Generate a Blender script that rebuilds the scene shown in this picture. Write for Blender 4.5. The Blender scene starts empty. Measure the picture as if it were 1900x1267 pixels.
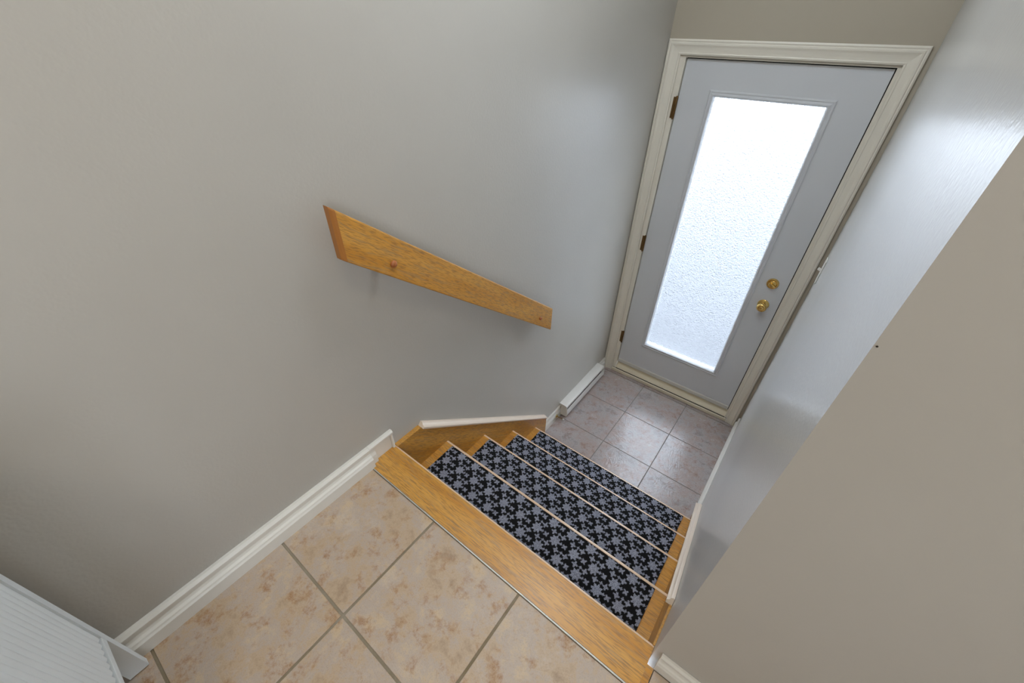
import bpy, bmesh, math, random
from mathutils import Vector, Matrix
random.seed(4)
S = bpy.context.scene
COL = S.collection

# ------------------------------------------------------------------ camera, world, exposure
def set_camera():
    f = 752.272
    yaw, pit, rol = math.radians(37.16224), math.radians(-37.80323), math.radians(1.08945)
    d = Vector((-math.sin(yaw) * math.cos(pit), math.cos(yaw) * math.cos(pit), math.sin(pit)))
    r = Vector((math.cos(yaw), math.sin(yaw), 0)); u = r.cross(d)
    r2 = math.cos(rol) * r + math.sin(rol) * u
    u2 = -math.sin(rol) * r + math.cos(rol) * u
    cam = bpy.data.cameras.new('camera'); o = bpy.data.objects.new('camera', cam); COL.objects.link(o)
    cam.sensor_fit = 'HORIZONTAL'; cam.sensor_width = 36.0; cam.lens = f * 36.0 / 1900.0
    cam.clip_start = 0.02; cam.clip_end = 200
    m = Matrix((r2, u2, -d)).transposed().to_4x4()
    m.translation = Vector((0.960711, -0.522520, 1.290675))
    o.matrix_world = m
    S.camera = o
set_camera()

world = bpy.data.worlds.new('daylight'); S.world = world
world.use_nodes = True
bg = world.node_tree.nodes['Background']
bg.inputs['Color'].default_value = (0.80, 0.885, 1.0, 1)
bg.inputs['Strength'].default_value = 4.4
FILL_HALL, FILL_STAIR = 7.5, 20.0
portal = bpy.data.lights.new('fill_window_portal', 'AREA'); portal.shape = 'RECTANGLE'; portal.size = 1.1; portal.size_y = 1.2
portal.cycles.is_portal = True
po = bpy.data.objects.new('fill_window_portal', portal); COL.objects.link(po)  # portal of the added, unseen hall window
po.matrix_world = Matrix.Translation((2.72, -1.70, 1.30)) @ Matrix.Rotation(math.radians(90), 4, 'Y') @ Matrix.Rotation(math.radians(90), 4, 'Z')
S.view_settings.view_transform = 'Standard'
S.view_settings.look = 'None'
S.view_settings.gamma = 1.0
S.view_settings.use_curve_mapping = False
S.view_settings.exposure = 0.90
S.cycles.max_bounces = 7
S.cycles.diffuse_bounces = 3
S.cycles.glossy_bounces = 3
S.cycles.transmission_bounces = 4

# ------------------------------------------------------------------ dimensions (metres)
H = -0.984            # entry floor level, the upper landing is z = 0
YW = 2.048            # wall face around the door
YD = 2.068            # door face
WN, WF = 1.0576, 1.0815   # stairwell right wall: near corner and far corner
YE = -0.03            # hall face of the right wall
CEIL = 2.4
NY = [0.0, 0.2449, 0.4936, 0.7418, 0.9927]
NZ = [0.0, -0.2021, -0.399, -0.5986, -0.8011]

# ------------------------------------------------------------------ material helpers
class NT:
    def __init__(self, name):
        self.m = bpy.data.materials.new(name); self.m.use_nodes = True
        self.t = self.m.node_tree; self.n = self.t.nodes; self.l = self.t.links
        self.p = self.n['Principled BSDF']
    def new(self, typ, **kw):
        n = self.n.new(typ)
        for k, v in kw.items(): setattr(n, k, v)
        return n
    def put(self, sock, v):
        if hasattr(v, 'is_linked') or hasattr(v, 'links'): self.l.new(v, sock)
        else: sock.default_value = v
    def math(self, op, a, b=None, c=None):
        n = self.new('ShaderNodeMath', operation=op)
        self.put(n.inputs[0], a)
        if b is not None: self.put(n.inputs[1], b)
        if c is not None: self.put(n.inputs[2], c)
        return n.outputs[0]
    def coord(self, scale=(1, 1, 1), rot=(0, 0, 0), loc=(0, 0, 0), rnd=False):
        tc = self.new('ShaderNodeTexCoord'); mp = self.new('ShaderNodeMapping')
        src = tc.outputs['Object']
        if any(rot):
            m0 = self.new('ShaderNodeMapping'); self.l.new(src, m0.inputs['Vector'])
            m0.inputs['Rotation'].default_value = rot; src = m0.outputs['Vector']
        self.l.new(src, mp.inputs['Vector'])
        mp.inputs['Scale'].default_value = scale
        mp.inputs['Location'].default_value = loc
        if rnd:
            oi = self.new('ShaderNodeObjectInfo')
            cx = self.new('ShaderNodeCombineXYZ')
            k = self.math('MULTIPLY', oi.outputs['Random'], 37.0)
            for i in range(3): self.l.new(k, cx.inputs[i])
            self.l.new(cx.outputs[0], mp.inputs['Location'])
        return mp.outputs['Vector']
    def noise(self, vec, scale, detail=4, rough=0.55, dist=0.0):
        n = self.new('ShaderNodeTexNoise')
        self.l.new(vec, n.inputs['Vector'])
        n.inputs['Scale'].default_value = scale; n.inputs['Detail'].default_value = detail
        n.inputs['Roughness'].default_value = rough; n.inputs['Distortion'].default_value = dist
        return n.outputs['Fac']
    def ramp(self, fac, stops, interp='LINEAR'):
        n = self.new('ShaderNodeValToRGB'); cr = n.color_ramp; cr.interpolation = interp
        while len(cr.elements) < len(stops): cr.elements.new(0.5)
        for e, (p, c) in zip(cr.elements, stops):
            e.position = p
            e.color = (c, c, c, 1) if isinstance(c, (int, float)) else (*c, 1)
        self.l.new(fac, n.inputs[0]); return n.outputs[0]
    def mix(self, fac, a, b, mode='MIX'):
        n = self.new('ShaderNodeMix', data_type='RGBA', blend_type=mode)
        self.put(n.inputs[0], fac)
        for i, v in ((6, a), (7, b)):
            self.put(n.inputs[i], (*v, 1) if isinstance(v, tuple) and len(v) == 3 else v)
        return n.outputs[2]
    def bump(self, h, strength=0.2, dist=0.01):
        n = self.new('ShaderNodeBump'); n.inputs['Strength'].default_value = strength
        n.inputs['Distance'].default_value = dist
        self.l.new(h, n.inputs['Height']); self.l.new(n.outputs[0], self.p.inputs['Normal'])
    def base(self, c): self.put(self.p.inputs['Base Color'], (*c, 1) if isinstance(c, tuple) else c)
    def rough(self, r): self.put(self.p.inputs['Roughness'], r)

def s2l(r, g, b):
    return tuple(((c / 255) / 12.92 if c <= 10 else (((c / 255) + 0.055) / 1.055) ** 2.4) for c in (r, g, b))

def mat_paint(name, col, rough=0.5, bump=0.05, scale=220, vary=0.03):
    t = NT(name); v = t.coord()
    n = t.noise(v, 1.3, 3)
    dark = tuple(c * (1 - vary) for c in col); lite = tuple(min(1, c * (1 + vary)) for c in col)
    t.base(t.ramp(n, [(0.3, dark), (0.7, lite)])); t.rough(rough)
    t.bump(t.noise(v, scale, 2), bump, 0.002)
    return t.m

def mat_wall(name, c1, c2, rough=0.36, spec=0.5):
    t = NT(name); v = t.coord()
    t.base(t.ramp(t.noise(v, 1.1, 3), [(0.3, c1), (0.7, c2)]))
    t.rough(rough)
    t.p.inputs['Specular IOR Level'].default_value = spec
    t.bump(t.noise(v, 120, 1), 0.10, 0.004)
    return t.m

def mat_oak(name, rot=(0, 0, 0), stretch=(1, 14, 14), tone=1.0):
    t = NT(name); v = t.coord(scale=stretch, rot=rot, rnd=True)
    g = t.noise(v, 1.3, 5, 0.6, 0.5)
    w = t.noise(v, 9.0, 4, 0.65, 0.8)
    c1 = s2l(216, 160, 74); c2 = s2l(206, 146, 56); c3 = s2l(188, 126, 44)
    c1, c2, c3 = (tuple(x * tone for x in c) for c in (c1, c2, c3))
    base = t.ramp(g, [(0.28, c3), (0.45, c2), (0.62, c1), (0.8, c2)])
    pores = t.ramp(w, [(0.52, 0.0), (0.62, 1.0)])
    col = t.mix(t.math('MULTIPLY', pores, 0.62), base, tuple(x * tone for x in s2l(166, 134, 92)))
    fine = t.noise(v, 30.0, 2, 0.5)
    col = t.mix(t.ramp(fine, [(0.50, 0.0), (0.64, 0.6)]), col, tuple(x * tone for x in s2l(138, 98, 54)))
    t.base(col); t.rough(0.40)
    t.p.inputs['Coat Weight'].default_value = 0.1; t.p.inputs['Coat Roughness'].default_value = 0.25
    t.bump(w, 0.08, 0.002)
    return t.m

def mat_tile_beige():
    t = NT('beige_mottled_tile'); v = t.coord(rnd=True)
    a = t.noise(v, 10, 8, 0.72, 0.1)
    col = t.ramp(a, [(0.30, s2l(166, 142, 117)), (0.44, s2l(194, 170, 142)), (0.52, s2l(188, 172, 158)), (0.62, s2l(204, 182, 153)), (0.75, s2l(206, 178, 138))])
    blot = t.noise(v, 15, 9, 0.74, 0.05); fine = t.noise(v, 300, 4, 0.8)
    spots = t.math('MULTIPLY', t.ramp(blot, [(0.54, 0.0), (0.66, 1.0)]), t.ramp(fine, [(0.40, 0.0), (0.58, 1.0)]))
    col = t.mix(spots, col, s2l(128, 78, 36))
    col = t.mix(t.ramp(blot, [(0.50, 0.0), (0.68, 0.5)]), col, s2l(184, 138, 86))
    pale = t.noise(v, 7, 7, 0.75, 0.2)
    col = t.mix(t.ramp(pale, [(0.56, 0.0), (0.68, 0.6)]), col, s2l(206, 192, 178))
    col = t.mix(t.ramp(fine, [(0.30, 0.30), (0.48, 0.0)]), col, s2l(128, 98, 70))
    t.base(col); t.rough(0.42)
    vein = t.math('ABSOLUTE', t.math('SUBTRACT', t.noise(v, 4.2, 4, 0.6, 0.7), 0.5))
    h = t.math('ADD', t.math('MULTIPLY', t.ramp(vein, [(0.0, 0.0), (0.010, 1.0)]), 0.30), t.math('MULTIPLY', fine, 0.35))
    t.bump(h, 0.22, 0.004)
    return t.m

def mat_tile_slate():
    t = NT('grey_slate_tile'); v = t.coord(rnd=True)
    a = t.noise(v, 8, 8, 0.72, 0.2)
    col = t.ramp(a, [(0.30, s2l(136, 127, 124)), (0.45, s2l(172, 164, 163)), (0.58, s2l(172, 154, 147)), (0.72, s2l(190, 186, 188))])
    b = t.noise(v, 20, 8, 0.75, 0.15)
    col = t.mix(t.ramp(b, [(0.52, 0.0), (0.68, 0.7)]), col, s2l(142, 104, 90))
    f = t.noise(v, 160, 3, 0.7)
    col = t.mix(t.ramp(f, [(0.52, 0.0), (0.72, 0.5)]), col, s2l(112, 100, 96))
    t.base(col); t.rough(0.21)
    t.p.inputs['Specular IOR Level'].default_value = 0.75
    wv = t.noise(v, 6, 3, 0.5, 1.2)
    rip = t.math('SINE', t.math('MULTIPLY', wv, 90.0))
    h = t.math('ADD', t.math('MULTIPLY', rip, 0.22), t.math('MULTIPLY', t.noise(v, 60, 4, 0.6), 0.9))
    t.bump(h, 0.13, 0.005)
    return t.m

def mat_grout(name, c1, c2):
    t = NT(name); v = t.coord()
    t.base(t.ramp(t.noise(v, 8, 5, 0.7), [(0.35, c1), (0.7, c2)])); t.rough(0.9)
    t.bump(t.noise(v, 300, 3), 0.3, 0.002)
    return t.m

def mat_carpet():
    t = NT('floral_carpet')
    v0 = t.coord()
    nz = t.new('ShaderNodeTexNoise'); t.l.new(v0, nz.inputs['Vector']); nz.inputs['Scale'].default_value = 210; nz.inputs['Detail'].default_value = 2
    sub = t.new('ShaderNodeVectorMath', operation='SUBTRACT'); t.l.new(nz.outputs['Color'], sub.inputs[0]); sub.inputs[1].default_value = (.5, .5, .5)
    sc = t.new('ShaderNodeVectorMath', operation='SCALE'); t.l.new(sub.outputs[0], sc.inputs[0]); sc.inputs['Scale'].default_value = 0.007
    ad = t.new('ShaderNodeVectorMath', operation='ADD'); t.l.new(v0, ad.inputs[0]); t.l.new(sc.outputs[0], ad.inputs[1])
    sp = t.new('ShaderNodeSeparateXYZ'); t.l.new(ad.outputs[0], sp.inputs[0])
    X, Y = sp.outputs[0], sp.outputs[1]
    def cell(val, per, off):            # centred repeat in -per/2 .. per/2
        q = t.math('DIVIDE', t.math('SUBTRACT', val, off), per)
        fr = t.math('SUBTRACT', q, t.math('FLOOR', t.math('ADD', q, 0.5)))
        return t.math('MULTIPLY', fr, per)
    def flower(px, py, ox, oy, R, lobes, depth, phase=0.0):
        a, b = cell(X, px, ox), cell(Y, py, oy)
        r = t.math('SQRT', t.math('ADD', t.math('MULTIPLY', a, a), t.math('MULTIPLY', b, b)))
        th = t.math('ARCTAN2', b, a)
        lob = t.math('COSINE', t.math('ADD', t.math('MULTIPLY', th, float(lobes)), phase))
        edge = t.math('MULTIPLY', t.math('ADD', t.math('MULTIPLY', lob, depth), 1.0), R)
        return t.math('SUBTRACT', edge, r)          # > 0 inside the petal outline
    PX, PY = 0.080, 0.108
    fs = [flower(PX, PY, 0, 0, .0180, 8, .20), flower(PX, PY, PX / 2, PY / 2, .0180, 8, .20),
          flower(PX, PY, PX / 2, 0, .0082, 4, .36, math.pi), flower(PX, PY, 0, PY / 2, .0082, 4, .36, math.pi),
          flower(PX / 2, PY / 2, PX / 4, PY / 4, .0086, 4, .36, 0.0),
          flower(PX, PY, PX * .30, PY * .02, .0046, 4, .3), flower(PX, PY, PX * .80, PY * .52, .0046, 4, .3),
          flower(PX, PY, PX * .02, PY * .27, .0050, 4, .3), flower(PX, PY, PX * .52, PY * .77, .0050, 4, .3)]
    m = fs[0]
    for g in fs[1:]: m = t.math('MAXIMUM', m, g)
    mask = t.ramp(t.math('ADD', t.math('MULTIPLY', m, 180.0), 0.5), [(0.3, 0.0), (0.7, 1.0)])
    # loop-pile speckle, about 2.5 mm loops
    sx = t.math('SINE', t.math('MULTIPLY', X, 2 * math.pi / .0034)); sy = t.math('SINE', t.math('MULTIPLY', Y, 2 * math.pi / .0034))
    loops = t.math('ADD', t.math('MULTIPLY', t.math('MULTIPLY', sx, sy), 0.5), 0.5)
    spk = t.noise(v0, 420, 3, 0.7)
    grey = t.mix(t.ramp(spk, [(0.35, 0.0), (0.65, 1.0)]), s2l(88, 91, 104), s2l(192, 198, 218))
    grey = t.mix(t.math('MULTIPLY', loops, 0.35), grey, s2l(70, 70, 80))
    dark = t.mix(t.ramp(spk, [(0.4, 0.0), (0.75, 1.0)]), s2l(7, 7, 9), s2l(24, 24, 29))
    t.base(t.mix(mask, dark, grey)); t.rough(0.95)
    t.p.inputs['Specular IOR Level'].default_value = 0.15
    t.p.inputs['Sheen Weight'].default_value = 0.15
    h = t.math('ADD', t.math('MULTIPLY', loops, 0.6), t.math('ADD', spk, t.math('MULTIPLY', mask, 0.4)))
    t.bump(h, 0.5, 0.002)
    return t.m

def mat_metal(name, col, rough, grain=60):
    t = NT(name); v = t.coord()
    t.base(t.ramp(t.noise(v, grain, 3), [(0.3, tuple(c * .82 for c in col)), (0.7, col)]))
    t.p.inputs['Metallic'].default_value = 1.0; t.rough(rough)
    return t.m

def mat_glass():
    t = NT('obscure_glass'); v = t.coord()
    t.base((0.95, 0.975, 1.0)); t.rough(0.30)
    t.p.inputs['Transmission Weight'].default_value = 1.0
    t.p.inputs['IOR'].default_value = 1.25
    vo = t.new('ShaderNodeTexVoronoi'); vo.inputs['Scale'].default_value = 110
    t.l.new(v, vo.inputs['Vector'])
    h = t.math('ADD', vo.outputs['Distance'], t.math('MULTIPLY', t.noise(v, 90, 3), 0.8))
    t.bump(h, 0.9, 0.006)
    return t.m

def mat_clear():
    t = NT('clear_glass'); v = t.coord()
    tr = t.new('ShaderNodeBsdfTransparent'); mx = t.new('ShaderNodeMixShader')
    t.l.new(t.ramp(t.noise(v, 4, 2), [(0.3, 0.93), (0.7, 0.95)]), mx.inputs[0])
    t.rough(0.05); t.base((0.9, 0.95, 0.95))
    t.l.new(t.p.outputs[0], mx.inputs[1]); t.l.new(tr.outputs[0], mx.inputs[2])
    t.l.new(mx.outputs[0], t.n['Material Output'].inputs['Surface'])
    return t.m

def mat_emit(name, col, strength):
    t = NT(name); v = t.coord()
    t.base(t.ramp(t.noise(v, 3, 2), [(0.3, col), (0.7, tuple(c * .98 for c in col))]))
    t.p.inputs['Emission Color'].default_value = (*col, 1); t.p.inputs['Emission Strength'].default_value = strength
    return t.m

M = {}
M['wall'] = mat_wall('satin_wall_paint', s2l(185, 181, 173), s2l(192, 188, 180))
M['wall_gloss'] = mat_wall('semi_gloss_wall_paint', s2l(198, 197, 194), s2l(205, 204, 201), 0.27, 0.8)  # semi-gloss, with a lighter base standing in for door light
M['wall_shaded'] = mat_wall('shaded_wall_paint', s2l(174, 165, 148), s2l(180, 171, 154))  # darker, warmer copy of the wall paint, carries the door wall's shade
M['ceiling'] = mat_paint('ceiling_paint', s2l(226, 222, 214), 0.85, 0.15, 90)
M['trim'] = mat_paint('trim_paint', s2l(230, 227, 219), 0.38, 0.0, 160)
M['casing'] = mat_paint('casing_paint', s2l(228, 222, 208), 0.4, 0.0, 160)
M['door'] = mat_paint('door_paint', s2l(208, 210, 213), 0.45, 0.0, 260)
M['sill'] = mat_paint('worn_sill_paint', s2l(222, 212, 188), 0.5, 0.1, 90, 0.08)
M['sweep'] = mat_paint('door_sweep_vinyl', s2l(206, 204, 196), 0.5, 0.02)
M['gap'] = mat_paint('weather_strip', s2l(26, 22, 18), 0.8, 0.02)
M['heater'] = mat_paint('heater_enamel', s2l(222, 219, 212), 0.35, 0.02)
M['cabinet'] = mat_paint('cabinet_white_paint', s2l(222, 226, 226), 0.45, 0.03)
M['cap'] = mat_paint('stringer_cap_paint', s2l(232, 214, 194), 0.3, 0.03)
M['plastic'] = mat_paint('white_plastic', s2l(232, 230, 224), 0.35, 0.0)
M['oak'] = mat_oak('oak_boards')
M['oak_dark'] = mat_oak('oak_stringer', stretch=(14, 1.4, 14), rot=(math.radians(39.4), 0, 0), tone=.95)
M['oak_rail'] = mat_oak('oak_rail', stretch=(14, 1.2, 14), rot=(math.radians(37.7), 0, 0))
M['oak_end'] = mat_paint('oak_end_grain', s2l(178, 116, 50), 0.4, 0.1, 300, .15)
M['oak_plug'] = mat_paint('stained_peg_wood', s2l(166, 98, 52), 0.3, 0.02, 60, .1)
M['oak_lit'] = mat_paint('lit_oak_edge', s2l(232, 202, 170), 0.28, 0.03, 90, .05)  # oak lightened to paint in the door's highlight on the nosings
M['tile'] = mat_tile_beige()
M['slate'] = mat_tile_slate()
M['grout'] = mat_grout('brown_grout', s2l(138, 124, 98), s2l(164, 154, 138))
M['grout_entry'] = mat_grout('grey_grout', s2l(110, 104, 100), s2l(134, 128, 122))
M['carpet'] = mat_carpet()
M['brass'] = mat_metal('polished_brass', (0.83, 0.58, 0.20), 0.18)
M['bronze'] = mat_metal('aged_brass', (0.22, 0.13, 0.055), 0.42)
M['strip'] = mat_metal('edge_strip_metal', (0.66, 0.65, 0.61), 0.55)
M['glass'] = mat_glass()
M['clear'] = mat_clear()
M['iron'] = mat_metal('dark_nail_iron', (0.08, 0.07, 0.06), 0.5)
M['fill_lamp'] = mat_emit('fill_diffuser', (1.0, 0.88, 0.70), FILL_HALL)
M['fill_lamp_cool'] = mat_emit('cool_fill_diffuser', (0.82, 0.91, 1.0), FILL_STAIR)
M['concrete'] = mat_grout('porch_concrete', s2l(84, 85, 88), s2l(100, 101, 103))  # ground colour darkened so the lower door glass looks dimmer

# ------------------------------------------------------------------ mesh helpers
def quadbox(bm, x0, x1, y0, y1, z0, z1):
    v = [bm.verts.new(p) for p in ((x0, y0, z0), (x1, y0, z0), (x1, y1, z0), (x0, y1, z0), (x0, y0, z1), (x1, y0, z1), (x1, y1, z1), (x0, y1, z1))]
    for f in ((3, 2, 1, 0), (4, 5, 6, 7), (0, 1, 5, 4), (1, 2, 6, 5), (2, 3, 7, 6), (3, 0, 4, 7)):
        bm.faces.new([v[i] for i in f])
def box(x0, x1, y0, y1, z0, z1, bev=0.0, seg=2):
    bm = bmesh.new(); quadbox(bm, x0, x1, y0, y1, z0, z1)
    if bev: bmesh.ops.bevel(bm, geom=bm.edges[:], offset=bev, segments=seg, affect='EDGES', profile=.5)
    return bm
def boxes(lst, bev=0.0):
    bm = bmesh.new()
    for b in lst: quadbox(bm, *b)
    if bev: bmesh.ops.bevel(bm, geom=bm.edges[:], offset=bev, segments=2, affect='EDGES', profile=.5)
    return bm
def loft(rings, caps=True):
    """closed cross-sections (lists of points) joined one after the other"""
    bm = bmesh.new(); rv = [[bm.verts.new(p) for p in r] for r in rings]
    n = len(rings[0])
    for a, b in zip(rv, rv[1:]):
        for i in range(n):
            j = (i + 1) % n
            bm.faces.new((a[i], a[j], b[j], b[i]))
    if caps: bm.faces.new(rv[0][::-1]); bm.faces.new(rv[-1])
    bmesh.ops.recalc_face_normals(bm, faces=bm.faces[:])
    return bm
def prism_x(poly, x0, x1): return loft([[(x0, y, z) for y, z in poly], [(x1, y, z) for y, z in poly]])
def prism_y(poly, y0, y1): return loft([[(x, y0, z) for x, z in poly], [(x, y1, z) for x, z in poly]])
def prism_z(poly, z0, z1): return loft([[(x, y, z0) for x, y in poly], [(x, y, z1) for x, y in poly]])
def lathe(profile, origin, axis, seg=32):
    """profile: (distance along axis, radius)"""
    a = Vector(axis).normalized(); u = a.orthogonal().normalized(); w = a.cross(u); o = Vector(origin)
    rings = []
    for h, r in profile:
        r = max(r, 1e-5)
        rings.append([o + a * h + (u * math.cos(k * 2 * math.pi / seg) + w * math.sin(k * 2 * math.pi / seg)) * r for k in range(seg)])
    return loft(rings)
def ring_y(o, i, y0, y1):
    """rectangular frame in the xz plane: o, i = (x0, x1, z0, z1)"""
    def c(r): return [(r[0], r[2]), (r[1], r[2]), (r[1], r[3]), (r[0], r[3])]
    bm = bmesh.new()
    V = {}
    for nm, r in (('o', o), ('i', i)):
        for y in (0, 1):
            V[nm, y] = [bm.verts.new((x, (y0, y1)[y], z)) for x, z in c(r)]
    for k in range(4):
        j = (k + 1) % 4
        bm.faces.new((V['o', 0][k], V['o', 0][j], V['i', 0][j], V['i', 0][k]))
        bm.faces.new((V['o', 1][k], V['i', 1][k], V['i', 1][j], V['o', 1][j]))
        bm.faces.new((V['o', 0][k], V['o', 1][k], V['o', 1][j], V['o', 0][j]))
        bm.faces.new((V['i', 0][k], V['i', 0][j], V['i', 1][j], V['i', 1][k]))
    bmesh.ops.recalc_face_normals(bm, faces=bm.faces[:])
    return bm
WORLD = {}
def obj(name, bm, mat, parent=None, smooth=False, mesh=None, at=None):
    """one mesh object; its origin is moved to the middle of its base"""
    xs = [v.co for v in bm.verts]
    c = Vector(((min(v.x for v in xs) + max(v.x for v in xs)) / 2, (min(v.y for v in xs) + max(v.y for v in xs)) / 2, min(v.z for v in xs)))
    bmesh.ops.translate(bm, verts=bm.verts[:], vec=-c)
    me = bpy.data.meshes.new(name); bm.to_mesh(me); bm.free()
    if smooth:
        for p in me.polygons: p.use_smooth = True
        try: me.set_sharp_from_angle(angle=math.radians(38))
        except Exception: pass
    me.materials.append(M[mat])
    o = bpy.data.objects.new(name, me); COL.objects.link(o)
    link(o, c, parent)
    return o
def link(o, c, parent):
    if parent is not None:
        o.parent = parent; o.location = Vector(c) - WORLD[parent.name]
    else: o.location = c
    WORLD[o.name] = Vector(c)
def thing(name, loc, label=None, cat=None, kind=None, group=None):
    o = bpy.data.objects.new(name, None); o.empty_display_size = 0.1; COL.objects.link(o)
    link(o, Vector(loc), None)
    return tag(o, label, cat, kind, group)
def tag(o, label=None, cat=None, kind=None, group=None):
    if label: o['label'] = label
    if cat: o['category'] = cat
    if kind: o['kind'] = kind
    if group: o['group'] = group
    return o
def struct(name, bm, mat, label, cat, smooth=False):
    return tag(obj(name, bm, mat, None, smooth), label, cat, 'structure')

# ------------------------------------------------------------------ room shell
ZB = H - 0.12
YH, XH = -2.7, 2.6       # far ends of the hall behind the camera
struct('wall_left', box(-0.12, 0, YH, YW + 0.12, ZB, CEIL), 'wall', 'long grey painted wall carrying the oak handrail', 'wall')
XO0, XO1, ZO = 0.07, 1.005, 1.195   # rough opening of the door
struct('wall_front', boxes([(0, XO0, YW, YW + .12, ZB, CEIL), (XO1, WF + .1, YW, YW + .12, ZB, CEIL), (XO0, XO1, YW, YW + .12, ZO, CEIL)]), 'wall_shaded',
       'wall with shade painted in darker beige, above and around the entry door', 'wall')
struct('wall_right', prism_z([(WN, YE), (WN + .12, YE + .12), (WF + .11, YW - .0005), (WF, YW - .0005)], ZB, CEIL), 'wall_gloss',
       'glossy pale stairwell wall descending on the right of the stairs', 'wall')
struct('wall_near', prism_z([(WN, YE), (XH, YE), (XH, YE + .12), (WN + .12, YE + .12)], ZB, CEIL), 'wall',
       'shaded beige hall wall at far right, meeting the glossy wall at a corner', 'wall')
WY0, WY1, WZ0, WZ1 = -2.25, -1.15, 0.70, 1.90     # hall window added as fill, beside the camera and out of view
struct('wall_hall', boxes([(XH, XH + .1, YH, WY0, ZB, CEIL), (XH, XH + .1, WY1, YE + .12, ZB, CEIL), (XH, XH + .1, WY0, WY1, ZB, WZ0), (XH, XH + .1, WY0, WY1, WZ1, CEIL)]), 'wall', 'hall side wall to the right behind the camera', 'wall')
struct('wall_back', box(-0.12, XH + .1, YH - .1, YH, ZB, CEIL), 'wall', 'hall end wall behind the camera', 'wall')
struct('ceiling', box(-0.12, XH + .1, YH - .1, YW + .12, CEIL, CEIL + .1), 'ceiling', 'plain white ceiling over hall and stairwell', 'ceiling')

win = thing('fill_window', (XH + .05, (WY0 + WY1) / 2, WZ0), 'white framed hall window added unseen as daylight fill', 'window', 'structure')
obj('fill_window_frame', boxes([(XH + .01, XH + .09, WY0 + .0005, WY0 + .05, WZ0 + .0005, WZ1 - .0005), (XH + .01, XH + .09, WY1 - .05, WY1 - .0005, WZ0 + .0005, WZ1 - .0005),
    (XH + .01, XH + .09, WY0 + .05, WY1 - .05, WZ0 + .0005, WZ0 + .05), (XH + .01, XH + .09, WY0 + .05, WY1 - .05, WZ1 - .05, WZ1 - .0005),
    (XH + .03, XH + .07, (WY0 + WY1) / 2 - .02, (WY0 + WY1) / 2 + .02, WZ0 + .05, WZ1 - .05)]), 'trim', win)
obj('fill_window_pane', box(XH + .048, XH + .052, WY0 + .05, WY1 - .05, WZ0 + .05, WZ1 - .05), 'clear', win)

# upper landing: concrete bed with grout, separate tiles on it
TP = 0.3503
floor = struct('floor', box(0.0, XH, YH, -0.1215, -0.16, -0.0035), 'grout', 'upper landing floor of beige mottled tiles', 'floor')
def tile_field(parent, xs, ys, ztop, th, mat, gap, bev, clip):
    for x0, x1 in xs:
        for y0, y1 in ys:
            a, b, c, d = x0 + gap, x1 - gap, y0 + gap, y1 - gap
            a, b, c, d = max(a, clip[0]), min(b, clip[1]), max(c, clip[2]), min(d, clip[3])
            if b - a < .02 or d - c < .012: continue
            bm = box(a, b, c, d, ztop - th, ztop, bev, 2)
            obj('tile', bm, mat, parent)
xs = [(0.349 + TP * (k - 1), 0.349 + TP * k) for k in range(0, 8)]
ys = [(-0.1185 - .3465 - TP * k + (0 if k else 0), -0.1185 - .3465 - TP * (k - 1)) for k in range(0, 7)]
ys[0] = (-0.465, -0.1185 + .0045)
tile_field(floor, xs, ys, 0.0, .0035, 'tile', .0036, .0012, (0.001, XH - .001, YH + .001, -0.123))
# the narrow strip of tile beside the end of the oak nosing, in front of the hall wall
obj('tile', box(1.0765, 1.40 - .0042, -0.1195, YE - .019, -.0035, -.0002, .001), 'tile', floor)
obj('tile', box(1.4042, 1.75, -0.1195, YE - .019, -.0035, -.0002, .001), 'tile', floor)
obj('tile_bed', box(1.0765, XH, -0.1215, YE, -.16, -.0036), 'grout', floor)

# entry floor
floor2 = struct('floor_lower', box(0.0, WF, 0.95, YW + .12, H - .1, H - .002), 'grout_entry', 'entry floor of grey slate-look tiles below the stairs', 'floor')
lx = [(0.380 - .341, 0.380), (0.380, .721), (.721, 1.062)]
ly = [(.978, 1.322), (1.322, 1.666), (1.666, 2.010), (2.010, 2.3)]
lx[0] = (0.0, .380); lx[2] = (.721, WF)
tile_field(floor2, lx, ly, H, .002, 'slate', .0022, .0008, (0.001, WF - .008, .985, YW - .001))

# ------------------------------------------------------------------ outside the door
struct('ground_outside', box(-8, 9, YW + .13, 18, H - .25, H - .10), 'concrete', 'darkened concrete porch outside the entry door', 'ground')

# ------------------------------------------------------------------ baseboards
def bb_profile(t, h):
    return [(0, 0), (t, 0), (t, h * .46), (t * .86, h * .52), (t * .80, h * .57), (t * .58, h * .62), (t * .46, h * .70), (t * .46, h * .80), (t * .60, h * .85), (t * .60, h * .92), (t * .34, h), (0, h)]
pf = bb_profile(.028, .095)
bbl = struct('baseboard_left', prism_y([(x + .0005, z) for x, z in pf], YH + .01, -0.108), 'trim', 'white moulded baseboard along the left wall beside the beige tiles', 'baseboard')
obj('end_backing', box(.0005, .006, -0.1075, -0.0145, .0036, .0775), 'trim', bbl)
obj('cove_end', prism_y([(.0005, .0045), (.017, .0045), (.017, .030), (.015, .045), (.011, .058), (.008, .070), (.0005, .070)], -0.1075, -0.086), 'trim', bbl)
obj('end_bead', prism_y([(.0005, .078), (.015, .078), (.016, .083), (.016, .088), (.010, .095), (.0005, .095)], -0.1075, -0.003), 'trim', bbl)
obj('end_return', prism_z([(.0005, -.014), (.012, -.014), (.015, -.011), (.015, -.007), (.010, -.003), (.0005, -.003)], .0036, .0778), 'trim', bbl)
pl = bb_profile(.016, .098)
struct('baseboard_lower_left', prism_y([(x + .0005, z + H) for x, z in pl], 1.1265, 2.032), 'trim', 'white baseboard behind the low heater on the left of the entry', 'baseboard')
def skew(y): return WN + (WF - WN) * (y - YE) / (YW - YE)
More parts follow.
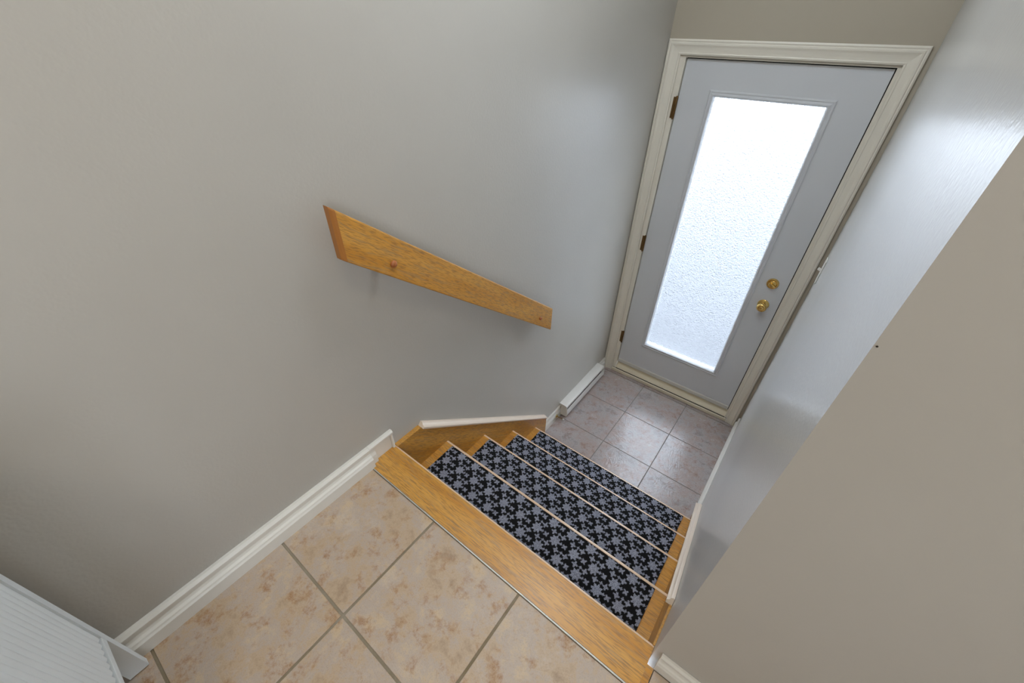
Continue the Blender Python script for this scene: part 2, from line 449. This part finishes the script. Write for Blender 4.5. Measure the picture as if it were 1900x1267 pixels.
pr = bb_profile(.020, .098)
struct('baseboard_lower_right', loft([[(skew(y) - x - .0005, y, z + H) for x, z in pr] for y in (1.1265, 2.030)]), 'trim', 'white baseboard along the right edge of the entry floor', 'baseboard')
ph = bb_profile(.017, .075)
struct('baseboard_hall', loft([[(x, YE - .0005 - t, z) for t, z in ph] for x in (1.0735, XH - .01)]), 'trim', 'cream baseboard of the beige hall wall at the lower right corner', 'baseboard')

# ------------------------------------------------------------------ staircase
st = thing('staircase', (0.54, 0.5, H), 'oak staircase of four treads with rounded nosings painted with a highlight leading down to the entry', 'staircase')
def tread_profile(yb, yf, zt, th=.027):
    r = min(th / 2, (yf - yb) * .98); pts = [(yb, zt - th), (yb, zt)]
    for k in range(9):
        a = math.pi / 2 - k * math.pi / 8
        pts.append((yf - r + r * math.cos(a), zt - th / 2 + th / 2 * math.sin(a)))
    return pts
XL, XR = 0.0215, 1.0515
nos = obj('landing_nosing', box(.001, WN - .0005, -.1165, -.0052, -.026, .003), 'oak', st)
tag(obj('nosing', prism_x(tread_profile(-.005, 0.004, 0.0034, .0294), .001, WN - .0005), 'oak_lit', nos, True), 'rounded front edge, highlight painted in')
obj('nosing_end', box(WN - .0004, WN + .0165, -.1165, YE - .0185, -.0255, .003), 'oak', nos)
for i in range(1, 5):
    tr = obj('tread', box(XL, XR, NY[i - 1] - .026, NY[i] - .0062, NZ[i] - .027, NZ[i]), 'oak', st)
    tag(obj('nosing', prism_x(tread_profile(NY[i] - .006, NY[i] + .008, NZ[i] + .0006, .0276), XL, XR), 'oak_lit', tr, True), 'rounded front edge, highlight painted in')
for i in range(5):
    zt = NZ[i] - .027 if i else -.027
    zb = NZ[i + 1] if i < 4 else H
    obj('riser', box(XL, XR, NY[i] - .042, NY[i] - .026, zb + .0005, zt - .0005), 'oak', st)
SA, SB = (.118, .004), (1.1245, -.822)
sl = (SB[1] - SA[1]) / (SB[0] - SA[0])
sp = [(0.0005, -.0275), (0.0005, SA[1]), SA, SB, (SB[0], H + .0005), (.80, H + .0005), (0.0005, -.36)]
sp[0] = (0.0005, -.03)
sp2 = [(.0005, SA[1])] + sp[2:]
sl_obj = obj('stringer', prism_x(sp2, .0005, XL - .0005), 'oak_dark', st)
sr_obj = obj('stringer', loft([[(XR + .0005, y, z) for y, z in sp2], [(skew(y) - .0005, y, z) for y, z in sp2]]), 'oak_dark', st)
n = Vector((0, -sl, 1)).normalized()
def cap(wall, inner, parent):
    # small moulding lying on the sloping edge of the stringer: across = from wall to inner edge
    prof = [(0, -.001), (1.0, -.001), (1.04, .003), (1.02, .008), (.80, .010), (.62, .013), (.52, .018), (.25, .021), (0, .021)]
    rings = []
    for y in (SA[0] + .004, SB[0] - .001):
        w = wall(y); z = SA[1] + sl * (y - SA[0])
        rings.append([Vector((w + (inner - w) * a, y, z)) + Vector((0, n.y * h if y < .5 else 0, n.z * h)) for a, h in prof])
    obj('stringer_cap', loft(rings), 'cap', parent, True)
cap(lambda y: .0005, .031, sl_obj)
cap(lambda y: skew(y) - .0008, 1.0405, sr_obj)
tag(sl_obj, 'amber oak stringer board with pale cap'); tag(sr_obj, 'oak stringer board against the glossy wall')

lab = ['topmost black and grey floral carpet tread, just below the oak landing edge',
       'second black and grey floral carpet tread from the upper landing',
       'third black and grey floral carpet tread, next above the lowest',
       'lowest black and grey floral carpet tread, next to the entry tiles']
for i in range(1, 5):
    bm = box(.062, 1.011, NY[i - 1] - .018, NY[i] - .009, NZ[i] + .0003, NZ[i] + .0065, .002, 2)
    tag(obj('carpet_tread', bm, 'carpet'), lab[i - 1], 'carpet', group='floral carpet treads on the stairs')

struct('trim_1', box(.0295, WN + .012, -.1215, -.1172, -.0033, .0032, .0008), 'strip', 'thin pale metal strip between beige tiles and oak landing edge', 'trim')

# ------------------------------------------------------------------ door with casing and sill
cas = thing('trim_2', (0.53, YW, H), 'cream moulded casing framing the white entry door', 'casing', 'structure')
cp = [(0, 0), (0, .007), (.10, .010), (.16, .008), (.30, .009), (.52, .012), (.66, .016), (.76, .016), (.82, .013), (.90, .015), (1.0, .012), (1.0, 0)]
def casing():
    xi0, xi1, zt = .075, .999, 1.190
    wl, wr, wt = .0715, .062, .066
    yy = YW - .0004
    obj('casing_board', loft([[(xi0 - u * wl, yy - d, H + .0006) for u, d in cp], [(xi0 - u * wl, yy - d, zt + u * wt) for u, d in cp]]), 'casing', cas)
    obj('casing_board', loft([[(xi1 + u * wr, yy - d, H + .0006) for u, d in cp], [(xi1 + u * wr, yy - d, zt + u * wt) for u, d in cp]]), 'casing', cas)
    obj('casing_head', loft([[(xi0 - u * wl, yy - d, zt + u * wt) for u, d in cp], [(xi1 + u * wr, yy - d, zt + u * wt) for u, d in cp]]), 'casing', cas)
    obj('jamb', box(XO0 + .0005, .1045, YW + .004, YW + .115, H + .03, 1.1935), 'casing', cas)
    obj('jamb', box(.9845, XO1 - .0005, YW + .004, YW + .115, H + .03, 1.1935), 'casing', cas)
    obj('jamb_head', box(.1046, .9844, YW + .004, YW + .115, 1.180, 1.1935), 'casing', cas)
    obj('weather_strip', boxes([(.1046, .109, YD + .012, YD + .03, -.899, 1.18), (.980, .9844, YD + .012, YD + .03, -.899, 1.18), (.1046, .9844, YD + .012, YD + .03, 1.174, 1.18)]), 'gap', cas)
    obj('strike_plate', box(.9838, .9845, YW + .006, YW + .03, -.045, .012), 'bronze', cas)
casing()
sill = thing('trim_3', (0.54, YW, H), 'worn cream painted door sill with dark seams', 'door sill', 'structure')
obj('sill_tread', prism_x([(YW + .004, H + .026), (YW + .052, H + .078), (YW + .11, H + .084), (YW + .11, H + .001), (YW + .004, H + .001)], XO0 + .03, XO1 - .017), 'sill', sill)
obj('sill_edge', box(XO0 + .006, XO1 - .007, YW - .010, YW + .0035, H + .0008, H + .027, .003), 'sill', sill)
obj('sill_seam', box(XO0 + .035, XO1 - .023, YW + .0436, YW + .0508, H + .0745, H + .0795), 'gap', sill)

obj('sill_seam', box(XO0 + .035, XO1 - .02, YW + .0022, YW + .0072, H + .024, H + .0300), 'gap', sill)
DX0, DX1, DZ0, DZ1 = .108, .980, -.893, 1.175
door = thing('door_1', (0.544, YD, DZ0), 'white entry door with a tall frosted glass pane and brass locks', 'door', 'structure')
GI = (.293, .796, -.618, 1.016)      # visible glass opening
GO = (.264, .829, -.652, 1.048)      # outside of its moulding
obj('slab', ring_y((DX0, DX1, DZ0 + .035, DZ1), (GI[0] - .006, GI[1] + .006, GI[2] - .006, GI[3] + .006), YD, YD + .044), 'door', door)
sw = obj('door_sweep', prism_x([(YD - .006, DZ0 + .004), (YD - .006, DZ0 + .030), (YD - .001, DZ0 + .036), (YD + .04, DZ0 + .036), (YD + .04, DZ0 + .004)], DX0, DX1), 'sweep', door)
def glass_frame():
    prof = [(0, 0), (0, -.005), (.12, -.008), (.26, -.0085), (.34, -.006), (.48, -.007), (.66, -.011), (.80, -.010), (.90, -.004), (1.0, .008), (1.0, .016), (0, .016)]
    corners = []
    for u, d in prof:
        r = [GO[k] + (GI[k] - GO[k]) * u for k in range(4)]
        corners.append(((r[0], r[2]), (r[1], r[2]), (r[1], r[3]), (r[0], r[3]), d))
    for k, nm in enumerate(('moulding', 'moulding', 'moulding', 'moulding')):
        j = (k + 1) % 4
        rings = [[(c[k][0], YD + c[4] - .0003, c[k][1]) for c in corners], [(c[j][0], YD + c[4] - .0003, c[j][1]) for c in corners]]
        obj(nm, loft(rings), 'door', door)
glass_frame()
tag(obj('pane', box(GI[0] - .005, GI[1] + .005, YD + .017, YD + .022, GI[2] - .005, GI[3] + .005), 'glass', door), 'frosted textured glass pane')
for zc in (.952, .155, -.630):
    bm = lathe([(0, .001), (0, .0045), (.004, .0055), (.006, .0065), (.036, .0065), (.0365, .0052), (.038, .0065), (.072, .0065), (.0725, .0052), (.074, .0065), (.106, .0065), (.109, .0055), (.113, .0045), (.113, .001)], (.1062, YD - .0195, zc - .0565), (0, 0, 1), 14)
    quadbox(bm, .088, .1050, YW + .0015, YW + .0038, zc - .051, zc + .051)
    tag(obj('hinge', bm, 'bronze', door, True), 'aged brass hinge')
dk = obj('door_knob', lathe([(0, .0315), (-.003, .0315), (-.007, .026), (-.010, .016), (-.022, .0115), (-.030, .0125), (-.034, .021), (-.042, .0262), (-.051, .0268), (-.058, .023), (-.0605, .018), (-.060, .012), (-.0625, .009), (-.063, .0)], (.9035, YD, -.016), (0, 1, 0), 40), 'brass', door, True)
tag(dk, 'round brass door knob')
db = obj('deadbolt', lathe([(0, .0325), (-.004, .0325), (-.010, .029), (-.0115, .024), (-.010, .019), (-.013, .015), (-.0135, .0)], (.9035, YD, .127), (0, 1, 0), 40), 'brass', door, True)
bm = box(.9035 - .019, .9035 + .019, YD - .030, YD - .013, .127 - .0048, .127 + .0048, .003)
bmesh.ops.rotate(bm, verts=bm.verts[:], cent=(.9035, YD, .127), matrix=Matrix.Rotation(math.radians(24), 3, 'Y'))
obj('thumb_turn', bm, 'brass', db, True); tag(db, 'brass deadbolt with thumb turn')

# ------------------------------------------------------------------ handrail
hr = thing('handrail', (.06, .47, .09), 'flat sloping oak board handrail pegged off the grey wall', 'handrail')
def rail():
    x0, x1 = .046, .073
    A, B, Hh = (-.050, .959), (.989, .157), .134
    prof = [(x0, 0), (x1 - .004, 0), (x1 - .001, .0015), (x1, .005), (x1, Hh - .005), (x1 - .001, Hh - .0015), (x1 - .004, Hh), (x0, Hh)]
    ring = lambda y, z, dx: [(x - (dx if x > x0 else 0), y, z - Hh + h) for x, h in prof]
    s = (B[1] - A[1]) / (B[0] - A[0])
    e = A[0] + .0108
    end = loft([ring(A[0], A[1], .008), ring(A[0] + .005, A[1] + .005 * s, .003), ring(e, A[1] + .0108 * s, 0)])
    return end, loft([ring(e + .0002, A[1] + .011 * s, 0), ring(B[0] - .003, B[1] - .003 * s, 0), ring(B[0], B[1], .003)])
rail_end, rail_main = rail()
rb = obj('rail_board', rail_main, 'oak_rail', hr)
tag(obj('end_grain', rail_end, 'oak_end', rb), 'darker bevelled oak end')
for y, z, r in ((.090, .763, .0105), (.872, .161, .0085)):
    pg = lathe([(-.001, r * .62), (.002, r * .62), (.003, r), (.006, r * 1.02), (.0095, r * .8), (.0118, r * .45), (.0125, 0)], (.073, y, z), (1, 0, 0), 24)
    tag(obj('peg', pg, 'oak_plug', hr, True), 'round oak peg button')
    obj('standoff', lathe([(.0005, .014), (.0455, .014)], (0, y, z), (1, 0, 0), 24), 'oak_plug', hr, True)

# ------------------------------------------------------------------ low electric heater, door stop, switch, nail
ht = thing('baseboard_heater', (.03, 1.61, H + .02), 'low white electric baseboard heater on the left wall by the door', 'heater')
hz0, hz1, hy0, hy1 = H + .022, -.862, 1.330, 1.905
obj('back_plate', box(.0172, .021, hy0 + .004, hy1 - .004, hz0, hz1 - .004), 'heater', ht)
obj('top_cover', prism_y([(.0005, hz1 - .010), (.0005, hz1), (.050, hz1), (.060, hz1 - .005), (.063, hz1 - .018), (.060, hz1 - .018), (.056, hz1 - .009), (.048, hz1 - .006), (.006, hz1 - .006)], hy0 + .003, hy1 - .003), 'heater', ht, True)
obj('front_panel', prism_y([(.060, hz1 - .038), (.066, hz1 - .035), (.068, hz1 - .044), (.070, hz0 + .012), (.064, hz0), (.060, hz0 + .004), (.064, hz0 + .016)], hy0 + .003, hy1 - .003), 'heater', ht, True)
obj('heating_fins', boxes([(.0215, .054, hy0 + .02 + k * .012, hy0 + .0215 + k * .012, hz0 + .02, hz1 - .03) for k in range(45)]), 'gap', ht)
ec = [(.0171, hz0 - .002), (.0171, hz1 - .012), (.0006, hz1 - .012), (.0006, hz1 + .0015), (.052, hz1 + .0015), (.062, hz1 - .004), (.066, hz1 - .020), (.0715, hz0 + .012), (.064, hz0 - .002)]
for y0, y1 in ((hy0, hy0 + .003), (hy1 - .003, hy1)): obj('end_cap', prism_y(ec, y0, y1), 'heater', ht)

ds = thing('door_stop', (.017, 1.283, -.945), 'small brass door stop with white tip on the baseboard before the heater', 'door stop')
ax = Vector((1, .16, -.12)).normalized(); o0 = Vector((.0165, 1.274, -.940))
obj('base_plate', lathe([(0, .013), (.003, .013), (.006, .008), (.012, .0045)], o0, ax, 20), 'brass', ds, True)
obj('rod', lathe([(.011, .0040), (.050, .0036)], o0, ax, 14), 'bronze', ds, True)
obj('rubber_tip', lathe([(.050, .0036), (.0505, .0060), (.060, .0066), (.063, .004), (.0635, 0)], o0, ax, 16), 'plastic', ds, True)

sw = thing('light_switch', (skew(1.80), 1.80, .30), 'white light switch plate seen edge-on on the glossy right wall', 'light switch')
a = math.atan2(WF - WN, YW - YE)
def on_wall(bm):
    bmesh.ops.rotate(bm, verts=bm.verts[:], cent=(0, 0, 0), matrix=Matrix.Rotation(-a, 3, 'Z'))
    bmesh.ops.translate(bm, verts=bm.verts[:], vec=(skew(1.82), 1.82, .372)); return bm
obj('plate', on_wall(box(-.0062, -.0006, -.036, .036, -.059, .059, .002)), 'plastic', sw)
bm = box(-.021, -.005, -.005, .005, -.006, .006, .0015)
bmesh.ops.rotate(bm, verts=bm.verts[:], cent=(-.005, 0, 0), matrix=Matrix.Rotation(math.radians(24), 3, 'Y'))
obj('toggle', on_wall(bm), 'plastic', sw)
tag(obj('nail', lathe([(0, .0005), (.001, .0005), (.0011, .0011), (.0016, .0010), (.0018, 0)], (1.0605, YE + .0002, 1.036), (0, -1, 0), 14), 'iron', None, True), 'tiny dark nail head in the beige wall by the corner', 'nail')

# ------------------------------------------------------------------ white cabinet at the lower left
cb = thing('cabinet', (.22, -1.15, 0), 'white painted cabinet with ribbed side panel standing on legs at lower left', 'cabinet')
CX0, CX1, CY0, CY1, CZ = .0435, .43, -1.50, -.828, .86
lw, ld, RB = .019, .040, .205
def leg(x0, x1, y0, y1):
    bm = bmesh.new(); quadbox(bm, x0, x1, y0, y1, 0, CZ - .02)
    eb = [e for e in bm.edges if all(v.co.z < 1e-6 for v in e.verts)]
    bmesh.ops.bevel(bm, geom=eb, offset=.006, segments=1, affect='EDGES')
    obj('leg', bm, 'cabinet', cb)
for x0, x1 in ((CX0, CX0 + lw), (CX1 - lw, CX1)):
    leg(x0, x1, CY1 - ld, CY1); leg(x0, x1, CY0, CY0 + ld)
for y0, y1 in ((CY1 - .022, CY1 - .0002), (CY0 + .0002, CY0 + .022)):
    obj('bottom_rail', box(CX0 + lw, CX1 - lw, y0, y1, RB - .020, RB, .001), 'cabinet', cb)
    obj('top_rail', box(CX0 + lw, CX1 - lw, y0, y1, CZ - .06, CZ - .0205, .001), 'cabinet', cb)
def ribbed(yf, sgn):
    pts = []; pitch = .0185; x = CX0 + lw + .0006; end = CX1 - lw - .0006
    while x < end - 1e-6:
        for k in range(6):
            xx = min(end, x + pitch * k / 6); ang = math.pi * k / 6
            pts.append((xx, yf + sgn * (.0045 * math.sin(ang))))
        x += pitch
    pts.append((end, yf)); pts += [(end, yf - sgn * .006), (CX0 + lw + .0006, yf - sgn * .006)]
    return prism_z(pts, RB + .011, CZ - .0605)
obj('ribbed_panel', ribbed(CY1 - .0055, 1), 'cabinet', cb, True)
obj('ribbed_panel', ribbed(CY0 + .0055, -1), 'cabinet', cb, True)
obj('back_panel', box(CX0 + .001, CX0 + .010, CY0 + ld, CY1 - ld, RB - .02, CZ - .021), 'cabinet', cb)
obj('cabinet_door', box(CX1 - .018, CX1 - .002, CY0 + ld + .002, CY1 - ld - .002, RB - .018, CZ - .024, .002), 'cabinet', cb)
obj('cabinet_top', box(CX0 - .012, CX1 + .014, CY0 - .014, CY1 + .012, CZ - .02, CZ, .003), 'cabinet', cb)

# ------------------------------------------------------------------ fill lights added out of frame to brighten hall and stairs
def fill_light(x, y, label, mat):
    t = thing('fill_light', (x, y, CEIL), label, 'fill_lamp', group='added fill lights')
    obj('fill_base', lathe([(0, .21), (.03, .21), (.034, .20)], (x, y, CEIL - .0005), (0, 0, -1), 40), 'trim', t, True)
    prof = [(.0345, .20)] + [(.035 + .09 * math.sin(k * math.pi / 16), .20 * math.cos(k * math.pi / 16)) for k in range(0, 9)]
    obj('fill_shade', lathe(prof, (x, y, CEIL - .0005), (0, 0, -1), 24), mat, t, True)
fill_light(1.55, -1.55, 'added unseen lamp further back in the hall', 'fill_lamp')
fill_light(0.95, -0.50, 'added unseen lamp above the stair head', 'fill_lamp')
fill_light(0.42, 0.62, 'added unseen lamp above the stairs', 'fill_lamp_cool')
